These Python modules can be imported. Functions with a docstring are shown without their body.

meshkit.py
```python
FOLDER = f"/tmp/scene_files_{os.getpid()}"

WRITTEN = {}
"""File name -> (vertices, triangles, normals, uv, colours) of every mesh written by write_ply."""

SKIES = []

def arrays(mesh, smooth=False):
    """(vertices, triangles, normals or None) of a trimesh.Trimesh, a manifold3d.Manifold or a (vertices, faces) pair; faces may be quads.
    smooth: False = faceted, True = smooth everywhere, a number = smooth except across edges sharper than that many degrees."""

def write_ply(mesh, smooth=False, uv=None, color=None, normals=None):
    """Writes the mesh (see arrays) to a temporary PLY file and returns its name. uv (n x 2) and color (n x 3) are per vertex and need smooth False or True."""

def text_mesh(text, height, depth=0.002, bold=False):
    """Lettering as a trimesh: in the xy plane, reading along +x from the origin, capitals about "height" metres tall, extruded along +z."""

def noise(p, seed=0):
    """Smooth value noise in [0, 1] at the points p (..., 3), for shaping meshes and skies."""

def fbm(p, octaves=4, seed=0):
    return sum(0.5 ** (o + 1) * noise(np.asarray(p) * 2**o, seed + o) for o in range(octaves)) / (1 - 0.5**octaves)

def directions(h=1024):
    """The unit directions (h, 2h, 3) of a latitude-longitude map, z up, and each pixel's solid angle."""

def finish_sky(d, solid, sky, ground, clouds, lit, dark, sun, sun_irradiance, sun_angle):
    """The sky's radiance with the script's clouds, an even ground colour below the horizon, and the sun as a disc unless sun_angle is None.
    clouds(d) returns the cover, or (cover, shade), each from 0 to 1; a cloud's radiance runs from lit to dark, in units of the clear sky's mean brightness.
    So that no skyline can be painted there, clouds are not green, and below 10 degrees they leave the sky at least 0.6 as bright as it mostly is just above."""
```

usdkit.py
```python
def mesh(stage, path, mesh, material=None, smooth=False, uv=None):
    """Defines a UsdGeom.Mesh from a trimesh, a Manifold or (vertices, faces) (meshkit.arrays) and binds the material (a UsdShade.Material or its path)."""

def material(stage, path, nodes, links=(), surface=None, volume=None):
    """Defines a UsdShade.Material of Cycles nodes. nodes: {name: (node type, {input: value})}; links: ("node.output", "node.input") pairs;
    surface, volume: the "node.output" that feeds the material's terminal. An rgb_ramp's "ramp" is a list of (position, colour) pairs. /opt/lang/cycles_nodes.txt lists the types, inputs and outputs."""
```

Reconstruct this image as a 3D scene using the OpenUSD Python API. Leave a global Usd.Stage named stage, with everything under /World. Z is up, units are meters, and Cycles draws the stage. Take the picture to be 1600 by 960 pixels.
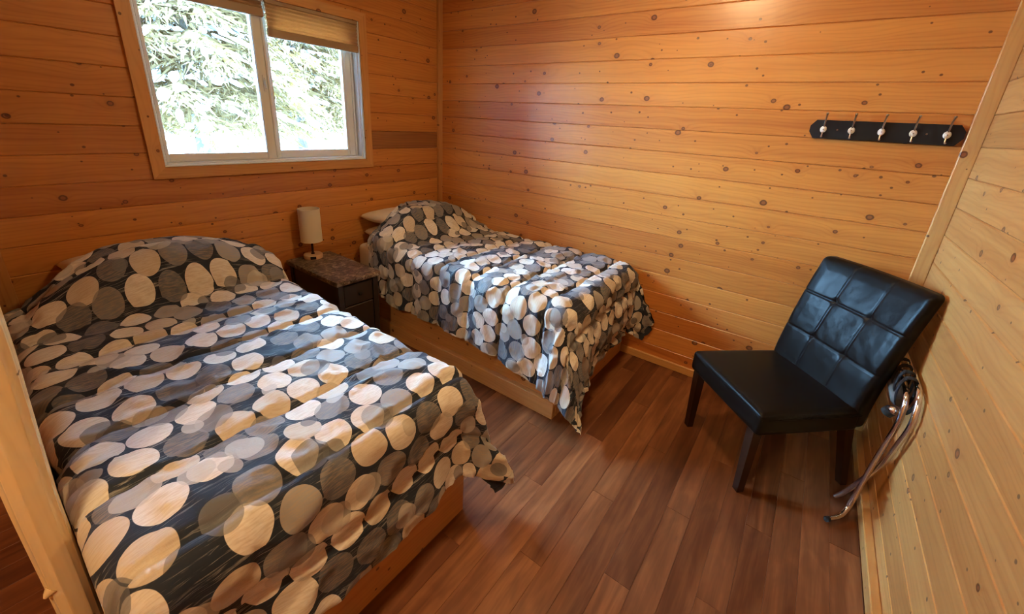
import math, random
import numpy as np, trimesh
from trimesh.creation import revolve
from shapely.geometry import Polygon
import meshkit, usdkit
from pxr import Usd, UsdGeom, UsdLux, UsdShade, Gf, Sdf, Vt

stage = Usd.Stage.CreateInMemory()
UsdGeom.SetStageUpAxis(stage, 'Z'); UsdGeom.SetStageMetersPerUnit(stage, 1.0)
UsdGeom.Xform.Define(stage, '/World'); UsdGeom.Scope.Define(stage, '/World/Looks')

# ------------------------------------------------------------------ camera, sky, sun, exposure
CAM_H = 1.6
FPX, PPX, PPY = 642.13, 797.17, 415.9          # solved from the vanishing lines, for a 1600 x 960 frame
EXPOSURE = 0.30
SKY_COLOR, SKY_INT = (0.29, 0.57, 0.93), 40.0
SUN_COLOR, SUN_INT = (1.0, 0.92, 0.70), 30.0
LAMP_COLOR, LAMP_STRENGTH = (1.0, 0.73, 0.38), 72.0

def rotvec(v):
    a = np.linalg.norm(v); k = np.array(v) / a
    K = np.array([[0, -k[2], k[1]], [k[2], 0, -k[0]], [-k[1], k[0], 0]])
    return np.eye(3) + math.sin(a) * K + (1 - math.cos(a)) * K @ K
R = rotvec([1.77533843, -.848800085, .674919772])           # world -> camera (x right, y down, z forward)
cam = UsdGeom.Camera.Define(stage, '/World/camera')
cam.CreateHorizontalApertureAttr(36.0); cam.CreateVerticalApertureAttr(21.6)
cam.CreateFocalLengthAttr(FPX / 1600 * 36)
cam.CreateHorizontalApertureOffsetAttr((800 - PPX) / 1600 * 36)
cam.CreateVerticalApertureOffsetAttr(-(480 - PPY) / 1600 * 36)
cam.CreateClippingRangeAttr(Gf.Vec2f(0.05, 500)); cam.CreateExposureAttr(EXPOSURE)
M = np.eye(4); M[0, :3], M[1, :3], M[2, :3], M[3, :3] = R[0], -R[1], -R[2], (0, 0, CAM_H)
cam.AddTransformOp().Set(Gf.Matrix4d(*M.ravel().tolist()))

dome = UsdLux.DomeLight.Define(stage, '/World/sky_light')
dome.CreateColorAttr(Gf.Vec3f(*SKY_COLOR)); dome.CreateIntensityAttr(SKY_INT)
sun = UsdLux.DistantLight.Define(stage, '/World/sun_light')
sun.CreateColorAttr(Gf.Vec3f(*SUN_COLOR)); sun.CreateIntensityAttr(SUN_INT); sun.CreateAngleAttr(0.53)
sun.AddRotateXYZOp().Set(Gf.Vec3f(52, 0, 32))               # high, from behind the cabin and over its left

# ------------------------------------------------------------------ helpers
rng = np.random.default_rng(7); used = {}
def path_for(name, parent):
    base = '/World' if parent is None else str(parent.GetPath())
    k = used.get((base, name), 0); used[(base, name)] = k + 1
    return f'{base}/{name}' if k == 0 else f'{base}/{name}_{k:03d}'
def tag(o, label=None, cat=None, group=None, kind=None):
    for k, v in (('label', label), ('category', cat), ('group', group), ('kind', kind)):
        if v: o.SetCustomDataByKey(k, v)
    return o
def obj(name, mesh, m, parent=None, smooth=False, uv=None, **kw):
    return tag(usdkit.mesh(stage, path_for(name, parent), mesh, m, smooth, uv).GetPrim(), **kw)
def thing(name, label, cat, loc=(0, 0, 0), rotz=0, group=None, kind=None):
    x = UsdGeom.Xform.Define(stage, path_for(name, None))
    x.AddTranslateOp().Set(Gf.Vec3d(*map(float, loc))); x.AddRotateZOp().Set(float(math.degrees(rotz)))
    return tag(x.GetPrim(), label, cat, group, kind)
def cat_(*ms): return trimesh.util.concatenate([m for m in ms])
def box(x0, x1, y0, y1, z0, z1, c=0.0):
    lo, hi = np.array([x0, y0, z0], float), np.array([x1, y1, z1], float)
    if c <= 0:
        b = trimesh.creation.box(hi - lo); b.apply_translation((lo + hi) / 2); return b
    pts = []
    for s in np.ndindex(2, 2, 2):
        p = np.where(s, hi, lo); d = np.where(s, -1, 1) * c
        for k in range(3):
            q = p.copy()
            for j in range(3):
                if j != k: q[j] += d[j]
            pts.append(q)
    return trimesh.convex.convex_hull(np.array(pts))
def prism(poly, a0, a1, axis):
    """extrude a polygon along an axis: its 2-D coordinates are the two other axes in order."""
    m = trimesh.creation.extrude_polygon(Polygon(poly), a1 - a0, engine='earcut')
    v = np.array(m.vertices); w = np.zeros_like(v); o = [i for i in range(3) if i != axis]
    w[:, o[0]], w[:, o[1]], w[:, axis] = v[:, 0], v[:, 1], v[:, 2] + a0
    m = trimesh.Trimesh(w, m.faces, process=False)
    if m.volume < 0: m.invert()
    return m
def smooth_path(pts, n=8, closed=False):
    p = np.array(pts, float)
    q = np.vstack([p[0] * 2 - p[1], p, p[-1] * 2 - p[-2]]); out = []
    for i in range(1, len(q) - 2):
        for t in np.linspace(0, 1, n, endpoint=False):
            a, b, c, d = q[i - 1:i + 3]
            out.append(.5 * (2 * b + (c - a) * t + (2 * a - 5 * b + 4 * c - d) * t * t + (3 * b - a - 3 * c + d) * t ** 3))
    return np.array(out + [p[-1]])
def fillet(pts, r, n=6):
    p = [np.array(x, float) for x in pts]; out = [p[0]]
    for a, b, c in zip(p, p[1:], p[2:]):
        u, v = (a - b), (c - b); lu, lv = np.linalg.norm(u), np.linalg.norm(v); d = min(r, lu * .45, lv * .45)
        s, e = b + u / lu * d, b + v / lv * d
        for t in np.linspace(0, 1, n): out.append((1 - t) ** 2 * s + 2 * t * (1 - t) * b + t * t * e)
    return np.array(out + [p[-1]])
def tube(pts, r, n=10):
    p = np.array(pts, float); k = len(p); r = np.broadcast_to(np.asarray(r, float), k)
    t = np.gradient(p, axis=0); t /= np.linalg.norm(t, axis=1, keepdims=True) + 1e-12
    u = np.cross(t[0], [0, 0, 1.]);
    if np.linalg.norm(u) < 1e-3: u = np.cross(t[0], [1., 0, 0])
    V, a = [], np.linspace(0, 2 * np.pi, n, endpoint=False)
    for i in range(k):
        u = u - t[i] * (u @ t[i]); u /= np.linalg.norm(u); w = np.cross(t[i], u)
        V.append(p[i] + r[i] * (np.cos(a)[:, None] * u + np.sin(a)[:, None] * w))
    V = np.vstack(V + [p[:1], p[-1:]]); F = []
    for i in range(k - 1):
        for j in range(n):
            A, B, C, D = i * n + j, i * n + (j + 1) % n, (i + 1) * n + (j + 1) % n, (i + 1) * n + j
            F += [(A, B, C), (A, C, D)]
    for j in range(n):
        F += [(k * n, (j + 1) % n, j), (k * n + 1, (k - 1) * n + j, (k - 1) * n + (j + 1) % n)]
    m = trimesh.Trimesh(V, F, process=False)
    if m.volume < 0: m.invert()
    return m
def lathe(profile, n=40, at=(0, 0, 0)):
    m = revolve(np.array(profile, float), sections=n); m.apply_translation(at)
    if m.volume < 0: m.invert()
    return m
def gridmesh(P, flip=False):
    h, w = P.shape[:2]; i = np.arange(h * w).reshape(h, w)
    a, b, c, d = i[:-1, :-1].ravel(), i[:-1, 1:].ravel(), i[1:, 1:].ravel(), i[1:, :-1].ravel()
    F = np.vstack([np.c_[a, b, c], np.c_[a, c, d]])
    return trimesh.Trimesh(P.reshape(-1, 3), F[:, ::-1] if flip else F, process=False)
def rbox(size, r, seg):
    """rounded box centred on the origin with seg subdivisions per axis, welded."""
    s = np.array(size, float) / 2; parts = []
    for ax in range(3):
        o = [i for i in range(3) if i != ax]
        A, B = np.meshgrid(np.linspace(-1, 1, seg[o[0]] + 1), np.linspace(-1, 1, seg[o[1]] + 1), indexing='ij')
        for sg in (-1, 1):
            P = np.zeros(A.shape + (3,)); P[..., o[0]], P[..., o[1]], P[..., ax] = A * s[o[0]], B * s[o[1]], sg * s[ax]
            parts.append(gridmesh(P, flip=(sg > 0) == (ax == 1)))
    m = cat_(*parts); m.merge_vertices(); v = np.array(m.vertices)
    inner = np.clip(v, -(s - r), s - r); d = v - inner; L = np.linalg.norm(d, axis=1, keepdims=True)
    v = inner + np.where(L > 0, d / np.maximum(L, 1e-9) * r, 0)
    m = trimesh.Trimesh(v, m.faces, process=False)
    if m.volume < 0: m.invert()
    return m
def xf(m, M): m = m.copy(); m.apply_transform(M); return m
def rot(a, ax, p=(0, 0, 0)): return trimesh.transformations.rotation_matrix(a, ax, p)

# ------------------------------------------------------------------ materials
class G:
    """a small writer of node graphs"""
    def __init__(s): s.n, s.l, s.c = {}, [], 0
    def add(s, kind, out, links=None, **inp):
        s.c += 1; k = f'n{s.c}'; s.n[k] = (kind, {})
        for a, b in {**inp, **(links or {})}.items():
            if isinstance(b, str) and b.startswith('n') and '.' in b: s.l.append((b, f'{k}.{a}'))
            else: s.n[k][1][a] = b
        return f'{k}.{out}'
    def m(s, op, a, b=0.0, c=0.0, clamp=False): return s.add('math', 'value', math_type=op, value1=a, value2=b, value3=c, use_clamp=clamp)
    def xyz(s, x, y, z=0.0): return s.add('combine_xyz', 'vector', x=x, y=y, z=z)
    def sep(s, v):
        o = s.add('separate_xyz', 'x', vector=v).split('.')[0]; return f'{o}.x', f'{o}.y', f'{o}.z'
    def noise(s, v, scale=1.0, detail=2.0, rough=.5, dist=0.0, out='fac'): return s.add('noise_texture', out, vector=v, scale=scale, detail=detail, roughness=rough, distortion=dist)
    def rng(s, v, a, b, c=0.0, d=1.0, kind='smoothstep'): return s.add('map_range', 'result', range_type=kind, value=v, from_min=a, from_max=b, to_min=c, to_max=d, clamp=True)
    def mix(s, f, a, b, kind='mix'): return s.add('mix', 'color', mix_type=kind, fac=f, color1=a, color2=b)
    def ramp(s, f, stops): return s.add('rgb_ramp', 'color', fac=f, ramp=stops)
    def done(s, name, surface): return usdkit.material(stage, f'/World/Looks/{name}', s.n, s.l, surface=surface)

def plain(name, color, rough=.5, metal=0.0, bump=0.0, bscale=60.0, vary=.0, **kw):
    g = G(); pos = g.add('geometry', 'position'); col = color
    if vary:
        n = g.noise(pos, bscale * .12, 3); col = g.mix(n, tuple(c * (1 - vary) for c in color), tuple(min(1, c * (1 + vary)) for c in color))
    inp = dict(base_color=col, roughness=rough, metallic=metal, **kw)
    if bump: inp['normal'] = g.add('bump', 'normal', height=g.noise(pos, bscale, 3), strength=bump, distance=.003)
    return g.done(name, g.add('principled_bsdf', 'BSDF', **inp))

Z0, PITCH = 0.1306, 0.1343            # the wall boards' joints, the same all round the room
def pine(name, u, v, light, dark, rough=.36, knots=1.0, v0=Z0, pitch=PITCH, seed=0.0, stretch=1.0, coat=0.0):
    g = G(); x, y, z = g.sep(g.add('geometry', 'position')); ax = dict(x=x, y=y, z=z)
    U, V = ax[u], ax[v]
    bid = g.m('floor', g.m('divide', g.m('subtract', V, v0), pitch))
    wn = g.add('white_noise_texture', 'color', dimensions='1D', w=g.m('add', bid, seed + .37))
    r1, r2, r3 = g.sep(wn)
    uu = g.m('add', U, g.m('multiply', r1, 31.0))
    # knots: a sparse large set and a finer set
    def knot(scale, keep, rmin, rmax, off):
        vv = g.xyz(g.m('multiply', g.m('add', uu, off), scale), g.m('multiply', V, scale * 1.15))
        vo = g.add('voronoi_texture', 'distance', dimensions='2D', vector=vv, scale=1.0, randomness=1.0)
        cr, cg, cb = g.sep(vo.split('.')[0] + '.color')
        rad = g.m('multiply', g.rng(cr, keep, 1.0, rmin, rmax, 'linear'), g.m('greater_than', cr, keep))
        wob = g.m('multiply_add', g.noise(vv, 9.0, 2), .02, -.01)
        d = g.m('add', vo, wob)
        return d, rad
    d1, rad1 = knot(4.6, .58 - .22 * (knots - 1), .034, .088, 0.0)
    d2, rad2 = knot(10.0, .70 - .15 * (knots - 1), .028, .075, 7.3)
    k1 = g.m('multiply', g.rng(g.m('subtract', d1, rad1), -.012, .010, 1.0, 0.0), g.m('greater_than', rad1, .001))
    k2 = g.m('multiply', g.rng(g.m('subtract', d2, rad2), -.02, .02, 1.0, 0.0), g.m('greater_than', rad2, .001))
    core = g.m('multiply', g.rng(g.m('subtract', d1, g.m('multiply', rad1, .55)), -.01, .01, 1.0, 0.0), k1)
    halo = g.m('multiply', g.m('power', 2.718, g.m('multiply', d1, -9.0)), g.m('greater_than', rad1, .001))
    # grain: long soft streaks, plus thin cathedral lines bent round the knots
    st = g.noise(g.xyz(g.m('multiply', uu, .9), g.m('multiply', V, 26.0 * stretch), r2), 1.0, 4, .55, .5)
    big = g.noise(g.xyz(g.m('multiply', uu, 1.3), g.m('multiply', V, 5.0), r3), 1.0, 2)
    ph = g.m('add', g.m('multiply', V, 300.0), g.m('add', g.m('multiply', big, 55.0), g.m('multiply', halo, 16.0)))
    line = g.m('multiply_add', g.m('sine', ph), .5, .5)
    line = g.m('power', line, 3.0)
    fine = g.noise(g.xyz(g.m('multiply', uu, 9.0), g.m('multiply', V, 330.0), r1), 1.0, 2)
    f = g.m('add', g.m('multiply_add', st, 1.05, -.15), g.m('add', g.m('multiply', line, .17), g.m('multiply', fine, .16)))
    f = g.m('add', f, g.m('multiply_add', r1, .50, -.27))
    col = g.ramp(f, [(.12, light), (.55, tuple(.5 * a + .5 * b for a, b in zip(light, dark))), (.95, dark)])
    col = g.mix(g.m('multiply', halo, .35), col, tuple(.8 * d for d in dark))
    kc = g.mix(core, (.10, .027, .009), (.25, .080, .026))
    col = g.mix(g.m('multiply', k1, .92), col, kc)
    col = g.mix(g.m('multiply', k2, .85), col, (.080, .022, .007))
    h = g.m('add', g.m('multiply', f, .5), g.m('multiply', k1, -.5))
    bp = g.add('bump', 'normal', height=h, strength=.22, distance=.004)
    return g.done(name, g.add('principled_bsdf', 'BSDF', base_color=col, roughness=g.m('multiply_add', st, .16, rough - .08), normal=bp, specular_ior_level=.40, coat_weight=coat, coat_roughness=.27))

PINE_L, PINE_D = (.67, .262, .054), (.43, .120, .019)
M_hook = pine('pine_boards_along_y', 'y', 'z', PINE_L, PINE_D, rough=.37, knots=1.25, seed=3, coat=.4)
M_win_shaded = pine('shaded_pine_boards_along_x', 'x', 'z', (.58, .230, .050), (.36, .112, .020), rough=.40, knots=1.0, seed=11)  # dim light on the window wall is put into the colour: darker, redder pine
M_right = pine('pale_pine_boards', 'x', 'z', (.60, .282, .086), (.42, .160, .040), rough=.42, knots=1.2, seed=29)
M_dark_board = pine('dark_pine_board', 'x', 'z', (.38, .15, .045), (.22, .075, .022), seed=5)
M_trim_z = pine('pine_trim_upright', 'z', 'x', (.60, .29, .09), (.42, .17, .045), knots=.8, v0=.0, pitch=.4, seed=2)
M_trim_zy = pine('pine_trim_upright_on_hook_wall', 'z', 'y', (.64, .34, .11), (.47, .20, .055), knots=.9, v0=.0, pitch=.4, seed=8)
M_trim_x = pine('pine_trim_level', 'x', 'z', (.60, .30, .095), (.42, .175, .048), knots=.9, v0=.0, pitch=.3, seed=4)
M_base_x = pine('pine_baseboard_x', 'x', 'z', (.62, .33, .11), (.46, .21, .06), knots=.6, v0=-.5, pitch=2.0, seed=14)
M_base_y = pine('pine_baseboard_y', 'y', 'z', (.60, .30, .09), (.44, .18, .05), knots=.6, v0=-.5, pitch=2.0, seed=15)
M_bed_y = pine('bed_pine_along_y', 'y', 'z', (.62, .32, .11), (.46, .205, .06), knots=.9, v0=-.5, pitch=.61, seed=21)
M_bed_x = pine('bed_pine_along_x', 'x', 'z', (.60, .29, .10), (.44, .175, .05), knots=.6, v0=-.5, pitch=.655, seed=23)
M_ceil = pine('ceiling_pine', 'y', 'x', (.66, .38, .15), (.50, .24, .08), knots=.9, v0=0, pitch=.134, seed=33)
M_post = pine('peeled_log', 'z', 'x', (.86, .69, .42), (.74, .53, .27), rough=.20, knots=.55, v0=-9, pitch=20, seed=41, stretch=.6)

# floor planks
FL_P, FL_L = .1, 1.22
def floor_material():
    g = G(); x, y, z = g.sep(g.add('geometry', 'position'))
    row = g.m('floor', g.m('divide', g.m('add', y, .01), FL_P))
    off = g.m('multiply', g.m('fraction', g.m('add', g.m('multiply', row, .37), .045)), FL_L)
    col_ = g.m('floor', g.m('divide', g.m('add', g.m('add', x, 4.0), off), FL_L))
    wn = g.add('white_noise_texture', 'color', dimensions='2D', vector=g.xyz(row, col_))
    r1, r2, r3 = g.sep(wn); xx = g.m('add', x, g.m('multiply', r1, 17.0)); yy = g.m('add', y, g.m('multiply', r2, 9.0))
    a = g.noise(g.xyz(g.m('multiply', xx, 1.5), g.m('multiply', yy, 22.0)), 1.0, 5, .6, .6)
    b = g.noise(g.xyz(g.m('multiply', xx, 3.0), g.m('multiply', yy, 9.0), 4.0), 1.0, 3, .55, 1.0)
    f = g.m('add', g.m('multiply', a, .55), g.m('add', g.m('multiply', b, .35), g.m('multiply_add', r3, .22, -.09)))
    c = g.ramp(f, [(.2, (.048, .012, .004)), (.36, (.098, .028, .009)), (.50, (.165, .055, .018)), (.68, (.29, .115, .042))])
    blot = g.rng(g.noise(g.xyz(g.m('multiply', xx, 2.2), g.m('multiply', yy, 7.0), 9.0), 1.0, 3, .6, .8), .60, .74)
    c = g.mix(g.m('multiply', blot, .55), c, (.085, .026, .011))
    bp = g.add('bump', 'normal', height=a, strength=.12, distance=.003)
    return g.done('laminate_planks', g.add('principled_bsdf', 'BSDF', base_color=c, roughness=g.m('multiply_add', a, .15, .34), normal=bp, specular_ior_level=.32))
M_floor = floor_material()

def print_material():
    """printed cotton: overlapping discs of cream, greige and slate on dark wood-grain navy, in cloth metres (st)"""
    g = G(); uv = g.add('uvmap', 'UV', attribute='st'); u, v, _ = g.sep(uv)
    A_, B_ = .110, 1.732
    def layer(ou, ov, seed, ju, jv, rad, rvar):
        """one column lattice of separate discs, each shifted, sized and toned at random inside its own cell"""
        pu = g.m('divide', g.m('add', u, ou * A_), A_); pv = g.m('divide', g.m('add', v, ov * A_ * B_), A_ * B_)
        cu, cv = g.m('floor', pu), g.m('floor', pv)
        r1, r2, r3 = g.sep(g.add('white_noise_texture', 'color', dimensions='3D', vector=g.xyz(cu, cv, seed)))
        t1, t2, t3 = g.sep(g.add('white_noise_texture', 'color', dimensions='3D', vector=g.xyz(cu, cv, seed + 17.0)))
        lu = g.m('subtract', g.m('subtract', g.m('subtract', pu, cu), .5), g.m('multiply', g.m('subtract', r1, .5), ju))
        lv = g.m('multiply', g.m('subtract', g.m('subtract', g.m('subtract', pv, cv), .5), g.m('multiply', g.m('subtract', r2, .5), jv)), B_)
        d = g.m('sqrt', g.m('add', g.m('multiply', lu, lu), g.m('multiply', lv, lv)))
        return g.rng(g.m('subtract', d, g.m('multiply_add', r3, rvar, rad)), -.008, .008, 1.0, 0.0), t1, t2, t3
    # ground: dark blue-black with scratched grain
    gr = g.noise(g.xyz(g.m('multiply', u, 9.0), g.m('multiply', v, 150.0)), 1.0, 4, .6, .8)
    gr2 = g.noise(g.xyz(g.m('multiply', u, 5.0), g.m('multiply', v, 5.0), 3.0), 1.0, 2)
    sc = g.m('multiply', g.rng(gr, .53, .66), g.rng(gr2, .33, .58))
    base = g.mix(g.m('multiply', sc, .55), (.015, .021, .033), (.42, .40, .36))
    weave = g.noise(g.xyz(g.m('multiply', u, 30.0), g.m('multiply', v, 220.0), 5.0), 1.0, 3)
    # discs
    def palette(f):
        return g.add('rgb_ramp', 'color', fac=f, interpolate=False, ramp=[(0.0, (.68, .63, .55)), (.20, (.56, .48, .38)), (.34, (.30, .285, .27)), (.52, (.105, .112, .125)), (.70, (.72, .67, .59)), (.88, (.18, .178, .182))])
    wv_ = g.m('multiply', g.rng(weave, .38, .66), .34)
    c = base
    for k, (ou, ov, ju, jv) in enumerate(((.0, .0, .06, .22), (.5, .5, .06, .22))):
        m, a, b, _c = layer(ou, ov, 3.0 + 5 * k, ju, jv, .455, .03)
        tone = g.mix(wv_, palette(a), (.42, .30, .18))
        on = g.m('multiply', m, g.m('greater_than', b, .03))
        if k: # where it lies over a disc of the first row the two inks show through each other
            tone = g.mix(g.m('multiply', m0, .55), tone, g.mix(.45, c, (.20, .19, .18)))
        c = g.mix(on, c, tone); m0 = m
    for k, (ou, ov, rad, rv, keep) in enumerate(((.27, .31, .36, .10, .66), (.71, .12, .20, .12, .72))):
        m, a, b, _c = layer(ou, ov, 31.0 + 7 * k, .1, .4, rad, rv)
        on = g.m('multiply', m, g.m('greater_than', b, keep))
        c = g.mix(on, c, g.mix(.70, c, g.mix(.35, palette(a), (.13, .128, .13))))
    hgt = g.noise(g.xyz(g.m('multiply', u, 26.0), g.m('multiply', v, 26.0)), 1.0, 4, .6, .4)
    bp = g.add('bump', 'normal', height=hgt, strength=.35, distance=.006)
    p = g.add('principled_bsdf', 'BSDF', base_color=c, roughness=.72, normal=bp, specular_ior_level=.3, sheen_weight=.12, sheen_roughness=.4)
    return g.done('disc_print_cotton', p)
M_print = print_material()
M_lining = plain('dark_lining', (.018, .02, .026), .85)
M_cream = plain('cream_cotton', (.76, .61, .38), .85, bump=.25, bscale=120)
M_leather = plain('black_leather', (.0070, .0052, .0042), .33, bump=.05, bscale=330, specular_ior_level=.12)
M_legs = plain('espresso_wood', (.032, .012, .006), .5, bump=.1, bscale=40, vary=.3, specular_ior_level=.2)
M_vinyl = plain('white_vinyl', (.76, .82, .84), .38)
M_black = plain('black_paint', (.012, .009, .007), .5, vary=.2, specular_ior_level=.25)
M_chrome = plain('chrome', (.80, .86, .92), .13, metal=1.0)
M_rubber = plain('black_webbing', (.010, .009, .009), .7, bump=.5, bscale=500)
M_grey_strap = plain('grey_webbing', (.10, .095, .09), .7, bump=.5, bscale=500)
M_nickel = plain('brushed_nickel', (.46, .36, .27), .32, metal=1.0)
M_ceramic = plain('cream_ceramic', (.74, .66, .52), .16, coat_weight=.5)
M_night = plain('dark_walnut', (.022, .012, .008), .4, bump=.15, bscale=30, vary=.35)
M_maple = plain('pale_maple', (.62, .38, .20), .45, bump=.1, bscale=60, vary=.12)
M_port = plain('black_plastic', (.008, .008, .01), .3)
M_snow = plain('snow', (.90, .91, .92), .7, bump=.3, bscale=14)
M_bark = plain('spruce_bark', (.036, .026, .014), .85, bump=.8, bscale=24, vary=.5)

def thin(name, col, trans, rough=.8, w=.5, stripes=0.0):
    g = G(); c = col
    if stripes:
        x, y, z = g.sep(g.add('geometry', 'position'))
        n = g.noise(g.xyz(g.m('multiply', x, 3.0), g.m('multiply', y, 3.0), g.m('multiply', z, stripes)), 1.0, 2)
        c = g.mix(n, tuple(.8 * k for k in col), col)
    a = g.add('principled_bsdf', 'BSDF', base_color=c, roughness=rough)
    b = g.add('translucent_bsdf', 'BSDF', color=trans)
    return g.done(name, g.add('mix_closure', 'closure', fac=w, closure1=a, closure2=b))
M_blind = thin('cellular_shade_cloth', (.56, .37, .22), (.52, .28, .12), w=.42, stripes=90.0)
M_rail = plain('tan_rail', (.36, .24, .13), .5)
M_shade = thin('linen_lampshade', (.84, .74, .56), (.7, .6, .42), w=.25)
M_needle = thin('spruce_needles', (.070, .037, .006), (.058, .033, .003), w=.3)

def glass():
    g = G(); f = g.add('fresnel', 'fac', IOR=1.45)
    t = g.add('transparent_bsdf', 'BSDF', color=(.96, .98, .97)); s = g.add('glossy_bsdf', 'BSDF', color=(1, 1, 1), roughness=.02)
    return g.done('window_glass', g.add('mix_closure', 'closure', fac=f, closure1=t, closure2=s))
M_glass = glass()
def stone_top():
    g = G(); p = g.add('geometry', 'position')
    vo = g.add('voronoi_texture', 'color', vector=p, scale=26.0, randomness=1.0); r, gg, b = g.sep(vo)
    n = g.noise(p, 34.0, 6, .65, 1.0); n2 = g.noise(p, 9.0, 4, .6, 1.5)
    c = g.ramp(g.m('add', g.m('multiply', n, .6), g.m('multiply', n2, .4)), [(.38, (.018, .010, .006)), (.46, (.060, .034, .020)), (.53, (.16, .105, .065)), (.62, (.34, .26, .18))])
    c = g.mix(g.m('multiply', g.m('greater_than', r, .75), .45), c, (.045, .022, .014))
    return g.done('marbled_stone_top', g.add('principled_bsdf', 'BSDF', base_color=c, roughness=.30))
M_stone = stone_top()
def emit(name, col, k):
    g = G(); return g.done(name, g.add('emission', 'emission', color=col, strength=k))
M_lamp = emit('lit_opal_glass', LAMP_COLOR, LAMP_STRENGTH)
M_hall_lamp = emit('lit_opal_glass_hall', LAMP_COLOR, 1.7 * LAMP_STRENGTH)

# ------------------------------------------------------------------ the room shell
XW = 2.770            # hook wall (faces -x)
YW = 2.835            # window wall (faces -y)
YC = -0.546           # wall behind the chair (faces +y)
XL = -1.60            # far side of the hall beyond the door opening
ZC = 2.62             # ceiling
def struct(name, mesh, m, **kw): return obj(name, mesh, m, kind='structure', **kw)
joints = [Z0 + PITCH * k for k in range(-1, 19)]; joints[0] = 0.0; joints = [z for z in joints if z < ZC] + [ZC]

flo = struct('floor', box(XL, XW + .05, YC - .05, YW + .05, -.12, -.012), M_night)
row0 = math.floor((YC + .01) / FL_P)
for row in range(row0, math.floor((YW + .01) / FL_P) + 1):
    y0, y1 = max(row * FL_P - .01, YC), min((row + 1) * FL_P - .01, YW)
    off = ((row * .37 + .045) % 1.0) * FL_L; k = math.floor((XL + 4 + off) / FL_L)
    while True:
        a, b = k * FL_L - 4 - off, (k + 1) * FL_L - 4 - off; k += 1
        if a > XW: break
        a, b = max(a, XL), min(b, XW)
        if b - a > .01: obj('plank', box(a + .0003, b - .0003, y0 + .0002, y1 - .0002, -.012, 0, .0007), M_floor, flo)

CH = .0038
def wood(v): return v
# hook wall
wh = struct('wall_right', box(XW + .019, XW + .12, YC - .12, YW + .12, -.12, ZC), M_night)
for a, b in zip(joints, joints[1:]): obj('board', box(XW, XW + .019, YC, YW, a + .0004, b - .0004, CH), M_hook, wh)
# window wall with its opening
OX0, OX1, OZ0, OZ1 = .716, 1.966, 1.265, 2.198
yb0, yb1 = YW + .019, YW + .14
ww = struct('wall_back', cat_(box(XL, OX0, yb0, yb1, -.12, ZC), box(OX1, XW + .019, yb0, yb1, -.12, ZC), box(OX0, OX1, yb0, yb1, -.12, OZ0), box(OX0, OX1, yb0, yb1, OZ1, ZC)), M_night)
for k, (a, b) in enumerate(zip(joints, joints[1:])):
    if a > OZ0 - .08 and b < OZ1 + .12:
        obj('board', box(XL, OX0 - .03, YW, yb0, a + .0004, b - .0004, CH), M_win_shaded, ww)
        dark = abs(a - (Z0 + 9 * PITCH)) < .01
        obj('board', box(OX1 + .03, XW, YW, yb0, a + .0004, b - .0004, CH), M_dark_board if dark else M_win_shaded, ww, **(dict(label='short dark stained board') if dark else {}))
    else: obj('board', box(XL, XW, YW, yb0, a + .0004, b - .0004, CH), M_win_shaded, ww)
obj('board', box(OX0 - .0295, OX1 + .0295, YW, yb0, OZ1 + .030, Z0 + 16 * PITCH - .0004, CH), M_win_shaded, ww)
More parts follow.
